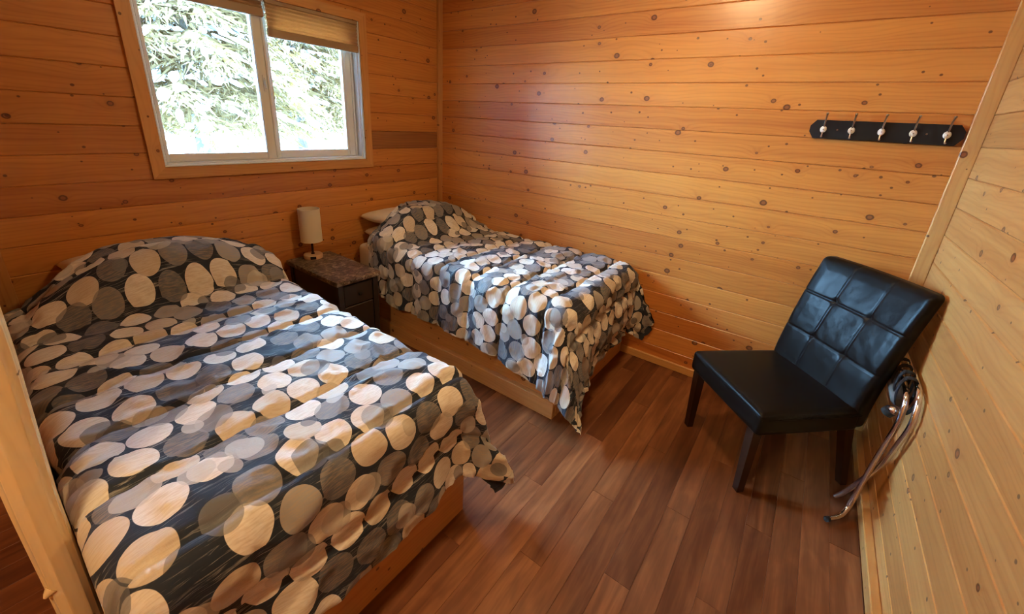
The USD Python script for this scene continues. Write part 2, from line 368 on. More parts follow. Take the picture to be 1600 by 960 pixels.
# wall behind the chair
wc = struct('wall_front', box(XL, XW + .019, YC - .12, YC - .019, -.12, ZC), M_night)
for a, b in zip(joints, joints[1:]): obj('board', box(XL, XW, YC - .019, YC, a + .0004, b - .0004, CH), M_right, wc)
# partition on the left, either side of the door opening the picture is taken from
wl = struct('wall_left', cat_(box(-.066, -.036, 1.30, YW, -.01, ZC), box(-.066, -.036, YC, -.40, -.01, ZC), box(-.066, -.036, -.40, 1.30, 2.10, ZC)), M_night)
for a, b in zip(joints, joints[1:]):
    for s0, s1 in ((1.30, YW), (YC, -.40)):
        obj('board', box(-.036, -.022, s0, s1, a + .0004, b - .0004, .003), M_hook, wl)
        obj('board', box(-.080, -.066, s0, s1, a + .0004, b - .0004, .003), M_hook, wl)
wf = struct('wall_far_hall', box(XL - .12, XL, YC, YW, -.12, ZC), M_ceil)
struct('ceiling', box(XL - .12, XW + .12, YC - .12, YW + .14, ZC, ZC + .12), M_ceil)
# trims and baseboards
struct('trim_1', box(2.720, XW, YW - .024, YW, .07, ZC, .002), M_trim_z)                       # far corner
struct('trim_2', box(XW - .019, XW, YC, YC + .058, 0, ZC, .003), M_trim_zy)                   # right corner
struct('trim_3', box(-.022, .068, YW - .020, YW, 0, ZC, .002), M_trim_z)                       # left corner
struct('baseboard_right', box(XW - .019, XW, YC + .06, YW - .026, 0, .055, .003), M_base_y)
struct('baseboard_front', box(XL, XW - .020, YC, YC + .033, 0, .060, .004), M_base_x)
struct('baseboard_back', box(.07, 2.72, YW - .016, YW, 0, .055, .003), M_base_x)

# ceiling lamp (above the frame; it is what lights the room)
cl = thing('ceiling_lamp', 'round opal glass ceiling lamp fixed flush under the pine ceiling', 'ceiling lamp', (1.68, .70, ZC))
obj('base', lathe([(0, 0), (.16, 0), (.16, -.022), (.150, -.03), (0, -.03)]), M_nickel, cl, smooth=30)
obj('shade', lathe([(0, -.031), (.140, -.031), (.145, -.05), (.125, -.08), (.08, -.102), (0, -.110)]), M_lamp, cl, smooth=40)

hl = thing('ceiling_lamp', 'opal glass ceiling lamp in the hall outside the door opening', 'ceiling lamp', (-.85, .55, ZC))
obj('base', lathe([(0, 0), (.16, 0), (.16, -.022), (.150, -.03), (0, -.03)]), M_nickel, hl, smooth=30)
obj('shade', lathe([(0, -.031), (.140, -.031), (.145, -.05), (.125, -.08), (.08, -.102), (0, -.110)]), M_hall_lamp, hl, smooth=40)

# ------------------------------------------------------------------ window
w1 = stage.DefinePrim(path_for('window_1', None), 'Xform'); tag(w1, 'white vinyl sliding window with two panes', kind='structure')
cw = .058; X0, X1, Za, Zb = OX0 - cw, OX1 + cw, OZ0 - cw - .002, OZ1 + cw
yc0 = YW - .018
obj('casing', prism([(X0, Za), (OX0, OZ0), (OX0, OZ1), (X0, Zb)], yc0, YW, 1), M_trim_z, w1)
obj('casing', prism([(X1, Za), (X1, Zb), (OX1, OZ1), (OX1, OZ0)], yc0, YW, 1), M_trim_z, w1)
obj('casing', prism([(X0, Za), (X1, Za), (OX1, OZ0), (OX0, OZ0)], yc0, YW, 1), M_trim_x, w1)
obj('casing', prism([(X0, Zb), (OX0, OZ1), (OX1, OZ1), (X1, Zb)], yc0, YW, 1), M_trim_x, w1)
def ring(x0, x1, z0, z1, y0, y1, l, r, b, t, c=.003):
    return cat_(box(x0, x0 + l, y0, y1, z0, z1, c), box(x1 - r, x1, y0, y1, z0, z1, c), box(x0 + l, x1 - r, y0, y1, z0, z0 + b, c), box(x0 + l, x1 - r, y0, y1, z1 - t, z1, c))
fr = obj('window_frame', ring(OX0 + .001, OX1 - .001, OZ0 + .001, OZ1 - .001, 2.846, 2.945, .018, .016, .020, .020), M_vinyl, w1)
obj('sill', box(OX0 + .001, OX1 - .001, YW - .012, 2.846, OZ0 + .001, OZ0 + .010, .002), M_vinyl, w1)
obj('jamb', box(OX0 + .001, OX0 + .009, YW - .012, 2.846, OZ0 + .011, OZ1 - .002, .002), M_vinyl, w1)
obj('jamb', box(OX1 - .009, OX1 - .001, YW - .012, 2.846, OZ0 + .011, OZ1 - .002, .002), M_vinyl, w1)
s1 = obj('sash', cat_(ring(OX0 + .020, 1.338, OZ0 + .022, OZ1 - .022, 2.855, 2.890, .018, .075, .044, .035), box(1.318, 1.332, 2.848, 2.8545, OZ0 + .03, OZ1 - .03, .002), box(1.266, 1.276, 2.850, 2.8545, OZ0 + .03, OZ1 - .03, .002), box(OX0 + .04, 1.262, 2.851, 2.8545, OZ0 + .030, OZ0 + .036, .001)), M_vinyl, w1)
obj('pane', box(OX0 + .038, 1.263, 2.872, 2.876, OZ0 + .066, OZ1 - .057), M_glass, s1)
hd = cat_(box(1.290, 1.310, 2.846, 2.8548, 1.69, 1.785, .003), box(1.296, 1.304, 2.836, 2.846, 1.705, 1.770, .003))
obj('handle', hd, M_vinyl, s1)
s2 = obj('sash', cat_(ring(1.300, OX1 - .018, OZ0 + .022, OZ1 - .022, 2.896, 2.930, .070, .085, .050, .035), box(1.878, 1.890, 2.890, 2.8958, OZ0 + .03, OZ1 - .03, .002), box(1.925, 1.940, 2.885, 2.8958, OZ0 + .03, OZ1 - .03, .002)), M_vinyl, w1)
obj('pane', box(1.370, 1.863, 2.911, 2.915, OZ0 + .072, OZ1 - .057), M_glass, s2)

def blind(x0, x1, zb, label):
    t = thing('window_shade', label, 'window blind', ((x0 + x1) / 2, YW, OZ1)); h = (x1 - x0) / 2; d = OZ1 - zb
    obj('headrail', box(-h, h, -.012, .010, -.024, -.001, .003), M_rail, t)
    n = max(2, int((d - .024 - .046) / .021)); zs = np.linspace(-.024, -d + .046, 2 * n + 1)
    P = np.array([[(x, (-.010 if i % 2 else -.002), z) for x in (-h + .003, h - .003)] for i, z in enumerate(zs)])
    Q = P.copy(); Q[..., 1] = -P[..., 1] + .001
    obj('fabric', cat_(gridmesh(P), gridmesh(Q, True)), M_blind, t)
    obj('bottom_rail', box(-h, h, -.012, .010, -d, -d + .046, .004), M_rail, t)
    return t
blind(1.347, 1.955, 1.998, 'tan cellular shade lowered further over the right window pane')
blind(OX0 + .012, 1.331, 2.096, 'tan cellular shade drawn up above the left window pane')
ch = cat_(*[xf(trimesh.creation.icosphere(1, .0026), trimesh.transformations.translation_matrix((1.339 + .0009 * (i % 2), YW - .006, OZ1 - .004 - .0062 * i))) for i in range(22)])
obj('shade_cord', ch, M_vinyl, smooth=True, label='short white beaded cord hanging between the two window shades', cat='cord')

# ------------------------------------------------------------------ outside: snow and spruces
gx, gy = np.meshgrid(np.concatenate([np.linspace(-30, -4, 14), np.linspace(-3, 12, 61), np.linspace(13, 60, 24)]), np.concatenate([np.linspace(3.1, 16, 66), np.linspace(17, 70, 27)]), indexing='xy')
def ground_z(x, y):
    x, y = np.asarray(x, float), np.asarray(y, float); p = np.stack([x * .5, y * .5, 0 * x], -1)
    return -.25 + 1.05 * np.clip((y - 3.0) / 6.0, 0, 1) ** .8 + .010 * np.clip(y - 9, 0, 40) + .34 * (meshkit.fbm(p, 3, 5) - .5) + .10 * (meshkit.fbm(p * 4, 2, 9) - .5)
struct('snow_ground', gridmesh(np.stack([gx, gy, ground_z(gx, gy)], -1)), M_snow, smooth=True, label='snow covered yard outside the window')

def spruce(x, y, H, L0, first, seed, label, trunk=.10, nb=9, snowy=.22):
    r = np.random.default_rng(seed); z0 = float(ground_z(x, y)) - .05
    t = thing('spruce_tree', label, 'tree', (x, y, z0), group=None)
    obj('trunk', tube([(0, 0, 0), (.01, .01, .5), (0, .02, H * .4), (0, 0, H)], [trunk * 1.15, trunk, trunk * .65, .01], 9), M_bark, t, smooth=True)
    tri, blobs = [], []
    ico = trimesh.creation.icosphere(1, 1.0); iv, if_ = np.array(ico.vertices), np.array(ico.faces)
    h = first
    while h < H - .25:
        Lb = L0 * (1 - h / H) ** .85 + .12
        for k in range(nb):
            az = 2 * np.pi * (k + r.uniform(-.35, .35)) / nb + h * 2.1; L = Lb * r.uniform(.75, 1.12)
            d = np.array([math.cos(az), math.sin(az), 0]); s_ = np.array([-d[1], d[0], 0]); hh = h + r.uniform(-.12, .12)
            n = 7 if L > .7 else 4
            dr = r.uniform(.16, .30)
            P = np.array([d * l + np.array([0, 0, hh + .10 * l - dr * l * l / max(L, .6)]) for l in np.linspace(0, L, n + 1)])
            for i in range(1, n + 1):
                c, a = P[i], P[i] - P[i - 1]; a = a / np.linalg.norm(a)
                for sg in (-1, 1, 0, -.6, .6):
                    tw = (.34 * Lb * (1.15 - i / (n + 1)) + .13) * r.uniform(.7, 1.2)
                    dirv = a * .65 + s_ * sg * .8 + np.array([0, 0, -.30 - .2 * r.random()]); dirv /= np.linalg.norm(dirv)
                    for q in range(6):
                        o = c + dirv * tw * q / 5; dd = dirv + r.normal(0, .34, 3); dd /= np.linalg.norm(dd)
                        w = np.cross(dd, r.normal(0, 1, 3)); w = w / np.linalg.norm(w) * r.uniform(.012, .026)
                        e = o + dd * tw * r.uniform(.28, .5)
                        tri += [o - w, o + w, e]
            for i in range(1, n + 1):
                for q in range(3):
                    if r.random() > snowy: continue
                    c = P[i] + s_ * r.uniform(-.30, .30) * Lb * (1.2 - i / (n + 1)) + d * r.uniform(-.1, .1) + np.array([0, 0, .02])
                    sc = np.array([r.uniform(.06, .17), r.uniform(.025, .06), r.uniform(.014, .032)]) * (.55 + .35 * Lb)
                    v = iv * (1 + .7 * (meshkit.noise(iv * 2.3 + r.uniform(0, 99), 3)[:, None] - .5)) * sc
                    v = v[:, :1] * d + v[:, 1:2] * s_ + np.array([0, 0, 1]) * v[:, 2:]
                    v[:, 2] -= .35 * (v[:, 0] * d[0] + v[:, 1] * d[1])
                    blobs.append((v + c, if_))
        h += .26 + .10 * h / H
    T = np.array(tri)
    obj('foliage', trimesh.Trimesh(T, np.arange(len(T)).reshape(-1, 3), process=False), M_needle, t, kind='stuff')
    V = np.vstack([b[0] for b in blobs]); F = np.vstack([b[1] + i * len(iv) for i, b in enumerate(blobs)])
    obj('snow', trimesh.Trimesh(V, F, process=False), M_snow, t, smooth=True, kind='stuff')
spruce(2.36, 7.3, 4.7, 2.1, 1.10, 1, 'large snow laden spruce behind the left window pane', .105, 12, .30)
spruce(5.2, 9.9, 5.2, 2.0, .92, 2, 'snow laden spruce behind the right window pane', .095, 11)
spruce(3.9, 14.7, 5.8, 2.2, .45, 3, 'spruce standing further back between the two nearest spruces', .11, 9)
spruce(9.0, 13.6, 5.8, 2.2, .45, 5, 'spruce far back at the right edge of the window', .11, 9)
spruce(7.3, 18.2, 6.6, 2.3, .4, 6, 'most distant spruce seen through the right window pane', .12, 8)

# ------------------------------------------------------------------ beds
def bed_frame(label, x0, x1, y0, y1, ledge):
    t = thing('bed_frame', label, 'bed', ((x0 + x1) / 2, (y0 + y1) / 2, 0)); cx, cy = (x0 + x1) / 2, (y0 + y1) / 2
    L = lambda a, b, c, d, e, f, k=.003: box(a - cx, b - cx, c - cy, d - cy, e, f, k)
    if ledge:
        for s in (0, 1):
            xa = (x0, x0 + .038) if s == 0 else (x1 - .038, x1)
            obj('side_rail', L(*xa, y0, y1, 0, .110), M_bed_y, t)
            xb = (x0 + .030, x0 + .056) if s == 0 else (x1 - .056, x1 - .030)
            obj('side_panel', L(*xb, y0 + .03, y1, .111, .36), M_bed_y, t)
        obj('foot_rail', L(x0 + .039, x1 - .039, y0, y0 + .038, 0, .110), M_bed_x, t)
        obj('foot_panel', L(x0 + .057, x1 - .057, y0 + .030, y0 + .056, .111, .36), M_bed_x, t)
    else:
        obj('foot_board', L(x0, x1, y0, y0 + .038, 0, .30), M_bed_x, t)
        for xa in ((x0, x0 + .038), (x1 - .038, x1)): obj('side_rail', L(*xa, y0 + .0385, y1, 0, .30), M_bed_y, t)
    obj('head_board', L(x0 + .06, x1 - .06, y1 - .03, y1, 0, .36), M_bed_x, t)
    for k in range(9):
        yy = y0 + .09 + k * (y1 - y0 - .2) / 8.4
        obj('slat', L(x0 + .06, x1 - .06, yy, yy + .09, .34 if ledge else .28, .36 if ledge else .30), M_bed_x, t)
    return .36 if ledge else .30
def pad(w, d, h, at, name, label, cat, r=.05, m=M_cream):
    b = rbox((w, d, h), r, (18, 30, 8)); return obj(name, xf(b, trimesh.transformations.translation_matrix(at)), m, smooth=True, label=label, cat=cat)
def pillow(w, d, h, at, tilt, name, label, yaw=0.0, seed=0):
    nu, nv = 44, 30; U, V = np.meshgrid(np.linspace(-1, 1, nu), np.linspace(-1, 1, nv), indexing='ij'); S = []
    for s in (1, -1):
        prof = ((1 - np.abs(U) ** 5) * (1 - np.abs(V) ** 3.6)).clip(0) ** .45
        x = U * w / 2 * (1 - .06 * (1 - V ** 2) * 0 - .045 * (V ** 2 < 0)) ; y = V * d / 2
        pin = 1 - .06 * (1 - np.abs(U * V))
        P = np.stack([x * pin, y * pin, s * prof * h / 2], -1)
        P[..., 2] += s * .010 * (meshkit.fbm(np.stack([U * 3, V * 2.4, 0 * U + s], -1), 3, seed) - .5) * prof
        S.append(gridmesh(P, flip=s < 0))
    m = cat_(*S); m.merge_vertices()
    if m.volume < 0: m.invert()
    m.apply_transform(rot(tilt, (1, 0, 0))); m.apply_transform(rot(yaw, (0, 0, 1))); m.apply_translation(at)
    return obj(name, m, M_cream, smooth=True, label=label, cat='pillow')

def comforter(label, cx, hw, y_head, y_foot, ztop, ol, orr, of, bump, tips, clamp, seed, seam0=.16, skew=(0, 0)):
    """cloth coordinates s (across) and t (down the bed) laid over the mattress, down its sides and into a fold at each foot corner"""
    RR, step = .075, .0125
    s = np.arange(-hw - ol, hw + orr + 1e-6, step); L = y_head - y_foot; tt = np.arange(0, L + of + 1e-6, step)
    T, S = np.meshgrid(tt, s, indexing='ij')
    dx, dy, sg = np.maximum(np.abs(S) - hw, 0), np.maximum(T - L, 0), np.sign(S)
    rr = np.hypot(dx, dy); th = np.arctan2(dy, dx)                       # 0 = off the side, 90 = off the foot
    def drop(q):
        a = np.minimum(q / RR, np.pi / 2); e = np.maximum(q - RR * np.pi / 2, 0)
        return RR * np.sin(a) + e * .06, RR * (1 - np.cos(a)) + e * .995
    hor, ver = drop(rr)
    P = np.zeros(T.shape + (3,))
    P[..., 0] = cx + np.clip(S, -hw, hw) + sg * hor * np.cos(th)
    P[..., 1] = y_head - np.minimum(T, L) - hor * np.sin(th)
    sk = np.exp(-T / .22) * (skew[0] * np.clip((-S - .02) / .34, 0, 1) ** 1.3 + skew[1] * np.clip((S - .10) / .30, 0, 1) ** 1.3)
    P[..., 1] -= sk
    P[..., 2] = ztop - ver + bump(cx + np.clip(S, -hw, hw), y_head - np.minimum(T, L) - sk)
    k = np.clip((rr - .05) / .5, 0, 1.25) ** 1.2
    for side in (-1, 1):
        ang, amp, dirx, diry, sig_side, sig_foot, low, fan, sag = tips[side]       # where round the corner the fold stands out, how far, which way, how wide
        c = (th - math.radians(ang)) * np.maximum(rr, .15)
        c = np.where((dy > 0) & (dx <= 0), (np.pi / 2 - math.radians(ang)) * np.maximum(rr, .15) + hw - S * side, c)
        c = np.where((dx > 0) & (dy <= 0), -math.radians(ang) * np.maximum(rr, .15) - (L - T), c)
        ok = np.where(dy > 0, (S * side > -hw * .6) * 1.0, (sg == side) * 1.0) * (rr > 0)
        w = np.where(c > 0, np.exp(-(np.abs(c) / sig_foot) ** 1.6), np.exp(-(np.abs(c) / sig_side) ** 1.6)) * ok
        DX, DY = (1 - fan) * dirx + fan * side * np.cos(th), (1 - fan) * diry - fan * np.sin(th)
        P[..., 0] += w * amp * k * DX; P[..., 1] += w * amp * k * DY
        P[..., 2] -= sag * np.exp(-((c + .30) / .22) ** 2) * ok * np.clip(rr / .46, 0, 1) ** 1.5
        P[..., 2] += w * low * k
    hang = np.clip(rr / .4, 0, 1)
    # soft vertical folds in what hangs
    pf = np.stack([np.where(dy > dx, S * 5.2, T * 4.6), rr * .7, 0 * S + seed], -1)
    fold = (meshkit.fbm(pf, 2, seed) - .5) * .075 * hang ** 1.3
    P[..., 0] += sg * fold * np.cos(th) * (dx > 0); P[..., 1] -= fold * np.sin(th) * (dy > 0)
    ed = np.stack([S * 2.2, T * 2.2, 0 * S + 4.0], -1)
    P[..., 2] += hang ** 2 * .045 * (meshkit.fbm(ed, 2, seed + 3) - .5)
    # quilting: seams across the bed every 27 cm, puckered, and creases between
    ph = (T - seam0) / .27; ds = np.abs(ph - np.round(ph)) * .27
    p3 = np.stack([S, T, 0 * S], -1)
    warp = .5 * (meshkit.fbm(p3 * 3.1, 2, seed + 20) - .5)
    w = -.023 * np.exp(-(ds / .009) ** 2) + .013 * (1 - np.exp(-(ds / .07) ** 2))
    w += .011 * np.exp(-(ds / .055) ** 2) * (meshkit.noise(np.stack([S * 24, T * 4.5, 0 * S], -1), seed + 5) - .5)
    w += .030 * (meshkit.fbm(p3 * 4.3 + warp[..., None], 4, seed + 1) - .5)
    rid = 1 - np.abs(2 * meshkit.fbm(np.stack([S * 5.5 + T * 1.2, T * 8.5 + 2 * warp, 0 * S], -1), 3, seed + 8) - 1)
    w += .014 * np.clip(rid - .74, 0, 1) / .26
    w *= np.minimum(1, np.minimum(T, 9) / .02)
    N = np.cross(np.gradient(P, axis=0), np.gradient(P, axis=1)); N /= np.linalg.norm(N, axis=-1, keepdims=True) + 1e-12
    N *= np.where((N[..., 2:] < 0) & (rr[..., None] < .03), -1, 1)
    if N[len(tt) // 3, len(s) // 2, 2] < 0: N = -N
    P = P + N * w[..., None]
    P[..., 0] = np.clip(P[..., 0], clamp[0], clamp[1]); P[..., 2] = np.maximum(P[..., 2], .012)
    uv = np.stack([S, T], -1).reshape(-1, 2)
    t = thing('comforter', label, 'comforter', (cx, (y_head + y_foot) / 2, 0)); o = np.array([cx, (y_head + y_foot) / 2, 0])
    top = gridmesh(P - o); fl = top.face_normals[len(top.faces) // 6][2] < 0
    obj('cover', gridmesh(P - o, fl), M_print, t, smooth=True, uv=uv)
    B = P - N * (.013 * np.minimum(1, .25 + np.minimum.reduce([T / .04, (tt[-1] - T) / .04, (S - s[0]) / .04, (s[-1] - S) / .04]))[..., None])
    B[..., 0] = np.clip(B[..., 0], clamp[0] + .001, clamp[1] - .001)
    obj('lining', gridmesh(B - o, not fl), M_lining, t, smooth=True)
    rimP, rimB = [np.vstack([A[0], A[1:, -1], A[-1, -2::-1], A[-2::-1, 0]]) for A in (P - o, B - o)]
    obj('hem', gridmesh(np.stack([rimP, rimB]), False), M_lining, t)
    return t

def bump_fn(xc, half, yc, flat, front, h):
    def f(x, y):
        a = np.clip(1 - (np.abs(x - xc) / half) ** 2.3, 0, 1)
        q = np.clip((yc - flat - y) / front, 0, 1); b = .5 + .5 * np.cos(np.pi * q)
        e = np.clip((y - yc) / .25, 0, 1)
        return h * a ** .75 * b * (1 - .35 * e ** 2)
    return f

ZT = .695
# bed by the left wall
b1 = bed_frame('low pine platform bed on the left with a plain upright foot board', -.012 + .020, 1.004, .89, 2.812, False)
pad(.88, 1.83, .33, (.508, 1.862, .4665), 'mattress', 'cream mattress of the bed nearest the camera, under the comforter', 'mattress')
pillow(.66, .42, .11, (.53, 2.60, .700), .0, 'pillow', 'lower cream pillow stacked at the head of the left bed', seed=1)
pillow(.64, .38, .10, (.535, 2.640, .832), .0, 'pillow', 'upper cream pillow peeking over the comforter on the left bed', seed=2)
comforter('disc patterned comforter over the left bed, its near corner flaring off the foot', .508, .440, 2.67, .945, ZT, .40, .44, .475,
          bump_fn(.55, .51, 2.60, .16, .26, .240), {-1: (50, .06, -.2, -.9, .2, .2, 0, .3, 0), 1: (60, .185, .72, -.62, .17, .10, -.055, 0, 0)}, (-.016, 9), 3, .13, (.15, .10))
# bed along the hook wall
b2 = bed_frame('low pine platform bed along the coat hook wall with a stepped side rail', 1.743, 2.745, .89, 2.812, True)
pad(.90, 1.83, .275, (2.247, 1.862, .503), 'mattress', 'cream mattress of the bed along the hook wall, under the comforter', 'mattress')
pillow(.68, .42, .11, (2.23, 2.60, .706), .0, 'pillow', 'lower cream pillow at the head of the bed along the hook wall', seed=3)
pillow(.66, .38, .10, (2.205, 2.640, .832), .0, 'pillow', 'upper cream pillow showing left of the comforter on the far bed', .03, seed=4)
comforter('disc patterned comforter over the far bed, one corner drooping almost to the floor', 2.247, .440, 2.67, .945, ZT + .01, .46, .40, .53,
          bump_fn(2.25, .50, 2.60, .16, .26, .222), {-1: (46, .17, -.16, -.98, .34, .60, .03, .5, .10), 1: (40, .20, .1, -1, .2, .16, .08, 0, 0)}, (0, 2.752), 9, .05, (.15, .0))

# ------------------------------------------------------------------ nightstand and lamp
nx0, nx1, ny0, ny1, nz = 1.268, 1.592, 2.195, 2.815, .612
ns = thing('nightstand', 'narrow dark wood nightstand with a marbled stone top between the beds', 'nightstand', ((nx0 + nx1) / 2, (ny0 + ny1) / 2, 0))
hx, hy = (nx1 - nx0) / 2, (ny1 - ny0) / 2
obj('top', xf(rbox((2 * hx, 2 * hy, .036), .010, (10, 14, 5)), trimesh.transformations.translation_matrix((0, 0, nz - .018))), M_stone, ns, smooth=40)
ix, iy, zt = hx - .016, hy - .016, nz - .0365
for sx in (-1, 1):
    for sy in (-1, 1):
        xa, ya = sorted((sx * ix, sx * (ix - .038))), sorted((sy * iy, sy * (iy - .038)))
        obj('leg', box(*xa, *ya, 0, zt, .003), M_night, ns)
for sx in (-1, 1):
    xa = sorted((sx * (ix - .008), sx * (ix - .022))); obj('side_panel', box(*xa, -iy + .038, iy - .038, .10, zt, .001), M_night, ns)
obj('back_panel', box(-ix + .038, ix - .038, iy - .022, iy - .008, .10, zt, .001), M_night, ns)
dw = obj('drawer', box(-ix + .041, ix - .041, -iy + .006, -iy + .024, zt - .155, zt - .012, .004), M_night, ns)
obj('knob', xf(lathe([(0, 0), (.006, 0), (.006, .010), (.013, .016), (.011, .024), (0, .027)], 20), trimesh.transformations.translation_matrix((0, -iy + .006, zt - .083)) @ rot(math.pi / 2, (1, 0, 0))), M_black, dw, smooth=40)
obj('door', box(-ix + .041, ix - .041, -iy + .006, -iy + .024, .11, zt - .162, .004), M_night, ns)
obj('shelf', box(-ix + .01, ix - .01, -iy + .03, iy - .023, .10, .115, .001), M_night, ns)

lp = thing('table_lamp', 'small table lamp with a linen drum shade and round wooden base on the nightstand', 'lamp', (1.425, 2.735, nz))
obj('base', lathe([(0, 0), (.060, 0), (.062, .004), (.062, .024), (.058, .030), (0, .030)], 48), M_maple, lp, smooth=35)
obj('port', xf(box(-.018, .018, -.0645, -.050, .005, .024, .002), rot(-.5, (0, 0, 1))), M_port, lp)
obj('pole', lathe([(0, .030), (.012, .030), (.012, .034), (.0075, .037), (.0075, .140), (0, .140)], 20), M_legs, lp, smooth=35)
sh = []
for r0, flip in ((.070, False), (.0675, True)):
    A, Zs = np.meshgrid(np.linspace(0, 2 * np.pi, 49), np.linspace(.125, .350, 6), indexing='xy')
    sh.append(gridmesh(np.stack([r0 * np.cos(A), r0 * np.sin(A), Zs], -1), flip))
obj('shade', cat_(*sh), M_shade, lp, smooth=True)
for z in (.125, .350): obj('shade_rim', tube([(.069 * math.cos(a), .069 * math.sin(a), z) for a in np.linspace(0, 2 * math.pi, 49)], .0025, 6), M_shade, lp, smooth=True)
obj('bulb', lathe([(0, .14), (.013, .14), (.014, .165), (.026, .19), (.029, .215), (.02, .238), (0, .245)], 24), M_ceramic, lp, smooth=True)
obj('spider', cat_(*[tube([(0, 0, .15), (.068 * math.cos(a), .068 * math.sin(a), .13)], .0016, 5) for a in (0, 2.09, 4.19)]), M_nickel, lp)

# ------------------------------------------------------------------ leather chair
wv = np.array([.72, .69]); wv /= np.linalg.norm(wv)
ch_ = thing('side_chair', 'black leather parsons chair with a tufted back in the right corner', 'chair', (2.07, .103, 0), math.atan2(wv[1], wv[0]))
seat = rbox((.545, .515, .115), .022, (36, 34, 10)); v = np.array(seat.vertices)
u_, q_ = v[:, 0] / .2725, v[:, 1] / .2575
v[:, 2] += np.where(v[:, 2] > 0, .014 * (1 - u_ ** 2).clip(0) ** .7 * (1 - q_ ** 2).clip(0) ** .7, 0)
v[:, 0] *= 1 - .03 * (1 - (q_ + 1) / 2)
seat = trimesh.Trimesh(v + [0, -.2165, .4125], seat.faces, process=False)
st = obj('seat', seat, M_leather, ch_, smooth=True)
for zz in (.4485, .4415):
    a, b0, b1_ = .2700, -.460, .0385
    obj('seam', tube(fillet([(-a, b0, zz), (-a, b1_, zz), (a, b1_, zz), (a, b0, zz)], .02), .0019, 6), M_leather, st, smooth=True)
bw, bh, bt = .530, .665, .085
bk = rbox((bw, bt, bh), .026, (106, 10, 132)); v = np.array(bk.vertices)
f_ = (v[:, 1] / (bt / 2)).clip(0, 1) ** .5 * (v[:, 1] > 0)
zz = v[:, 2] + bh / 2 + .365; xx = v[:, 0] / bw * 2
sx = np.minimum(np.abs(xx - 1 / 3), np.abs(xx + 1 / 3)) * bw / 2; rows = (.645, .840); sz = np.minimum(np.abs(zz - rows[0]), np.abs(zz - rows[1]))
edge = np.minimum((bw / 2 - np.abs(v[:, 0])), (bh / 2 - np.abs(v[:, 2]))).clip(0, .06) / .06
tuft = .009 * edge ** .6 - .0045 * np.exp(-(sx / .0035) ** 2) - .0045 * np.exp(-(sz / .0035) ** 2) - .0016 * np.exp(-(sx / .03) ** 2) - .0016 * np.exp(-(sz / .03) ** 2)
tuft -= .007 * np.exp(-((sx / .016) ** 2 + (sz / .016) ** 2))
tuft += .004 * (meshkit.fbm(np.c_[v[:, 0] * 14, zz * 14, 0 * zz], 3, 4) - .5)
v[:, 1] = v[:, 1] * (1 - .22 * ((zz - .365) / bh)) + f_ * tuft
hz = ((zz - .44) / .59).clip(-.2, 1)
v[:, 1] += -.474 - .165 * np.sign(hz) * np.abs(hz) ** 1.35 + .030 * (v[:, 0] / bw * 2) ** 2 * hz.clip(0, 1)
v[:, 0] *= 1 + .035 * hz; v[:, 2] = zz
obj('backrest', trimesh.Trimesh(v, bk.faces, process=False), M_leather, ch_, smooth=True)
def leg(x, y0, y1, t0, t1, ztop, splay=0.0):
    a = [(x + splay + i * t0, y0 + j * t0, 0) for i, j in ((-1, -1), (1, -1), (1, 1), (-1, 1))]
    b = [(x + i * t1, y1 + j * t1, ztop) for i, j in ((-1, -1), (1, -1), (1, 1), (-1, 1))]
    return trimesh.convex.convex_hull(np.array(a + b))
for s in (-1, 1):
    obj('leg', leg(s * .222, 0.0, .008, .0165, .0225, .368), M_legs, ch_)
    obj('leg', leg(s * .222, -.560, -.455, .0165, .0225, .368), M_legs, ch_)
obj('tag', box(.10, .125, -.452, -.450, .345, .3655), M_cream, ch_, label='small pale tag under the seat')

# ------------------------------------------------------------------ coat rack on the hook wall
cy, cz = -.193, 1.6525
cr = thing('coat_rack', 'black wooden coat rack with five hooks on the right wall', 'coat rack', (XW, cy, cz))
y0, y1, c = -.288, .288, .022; zh = .045
outl = [(y0, -zh + c * 1.5), (y0 + c, -zh), (y1 - c, -zh), (y1, -zh + c * 1.5), (y1, zh - c * 1.3), (y1 - c, zh), (y0 + c, zh), (y0, zh - c * 1.3)]
obj('back_board', prism(outl, -.019, -.001, 0), M_black, cr)
for k in range(5):
    yy = .230 - .1150 * k; off = lambda p: [(a, b + yy, c_) for a, b, c_ in p]
    hk = obj('hook', cat_(tube(smooth_path(off([(-.020, 0, .004), (-.030, 0, .020), (-.036, 0, .045), (-.046, 0, .064), (-.060, 0, .074)]), 6), np.linspace(.0035, .0042, 25), 8),
                          tube(smooth_path(off([(-.020, 0, -.004), (-.027, 0, -.022), (-.032, 0, -.034), (-.042, 0, -.036)]), 6), .0034, 8),
                          xf(trimesh.creation.icosphere(2, .0058), trimesh.transformations.translation_matrix((-.060, yy, .075))),
                          xf(trimesh.creation.icosphere(2, .0045), trimesh.transformations.translation_matrix((-.043, yy, -.0355)))), M_nickel, cr, smooth=40)
    pl = lathe([(0, 0), (.0135, 0), (.0145, .003), (.012, .009), (.006, .012), (0, .0125)], 24); pl.apply_scale((1.15, 1.0, 1.0))
    plm = trimesh.transformations.translation_matrix((-.0195, yy, 0)) @ rot(-math.pi / 2, (0, 1, 0))
    obj('rosette', xf(pl, plm), M_ceramic, hk, smooth=40)
    obj('screw', xf(lathe([(0, 0), (.0030, 0), (.0022, .0016), (0, .0018)], 12), trimesh.transformations.translation_matrix((-.0318, yy, 0)) @ rot(-math.pi / 2, (0, 1, 0))), M_nickel, hk, smooth=40)
for yy in (.172, -.162): obj('screw', xf(lathe([(0, 0), (.004, 0), (.003, .002), (0, .0024)], 14), trimesh.transformations.translation_matrix((-.0192, yy, 0)) @ rot(-math.pi / 2, (0, 1, 0))), M_nickel, cr, smooth=40)

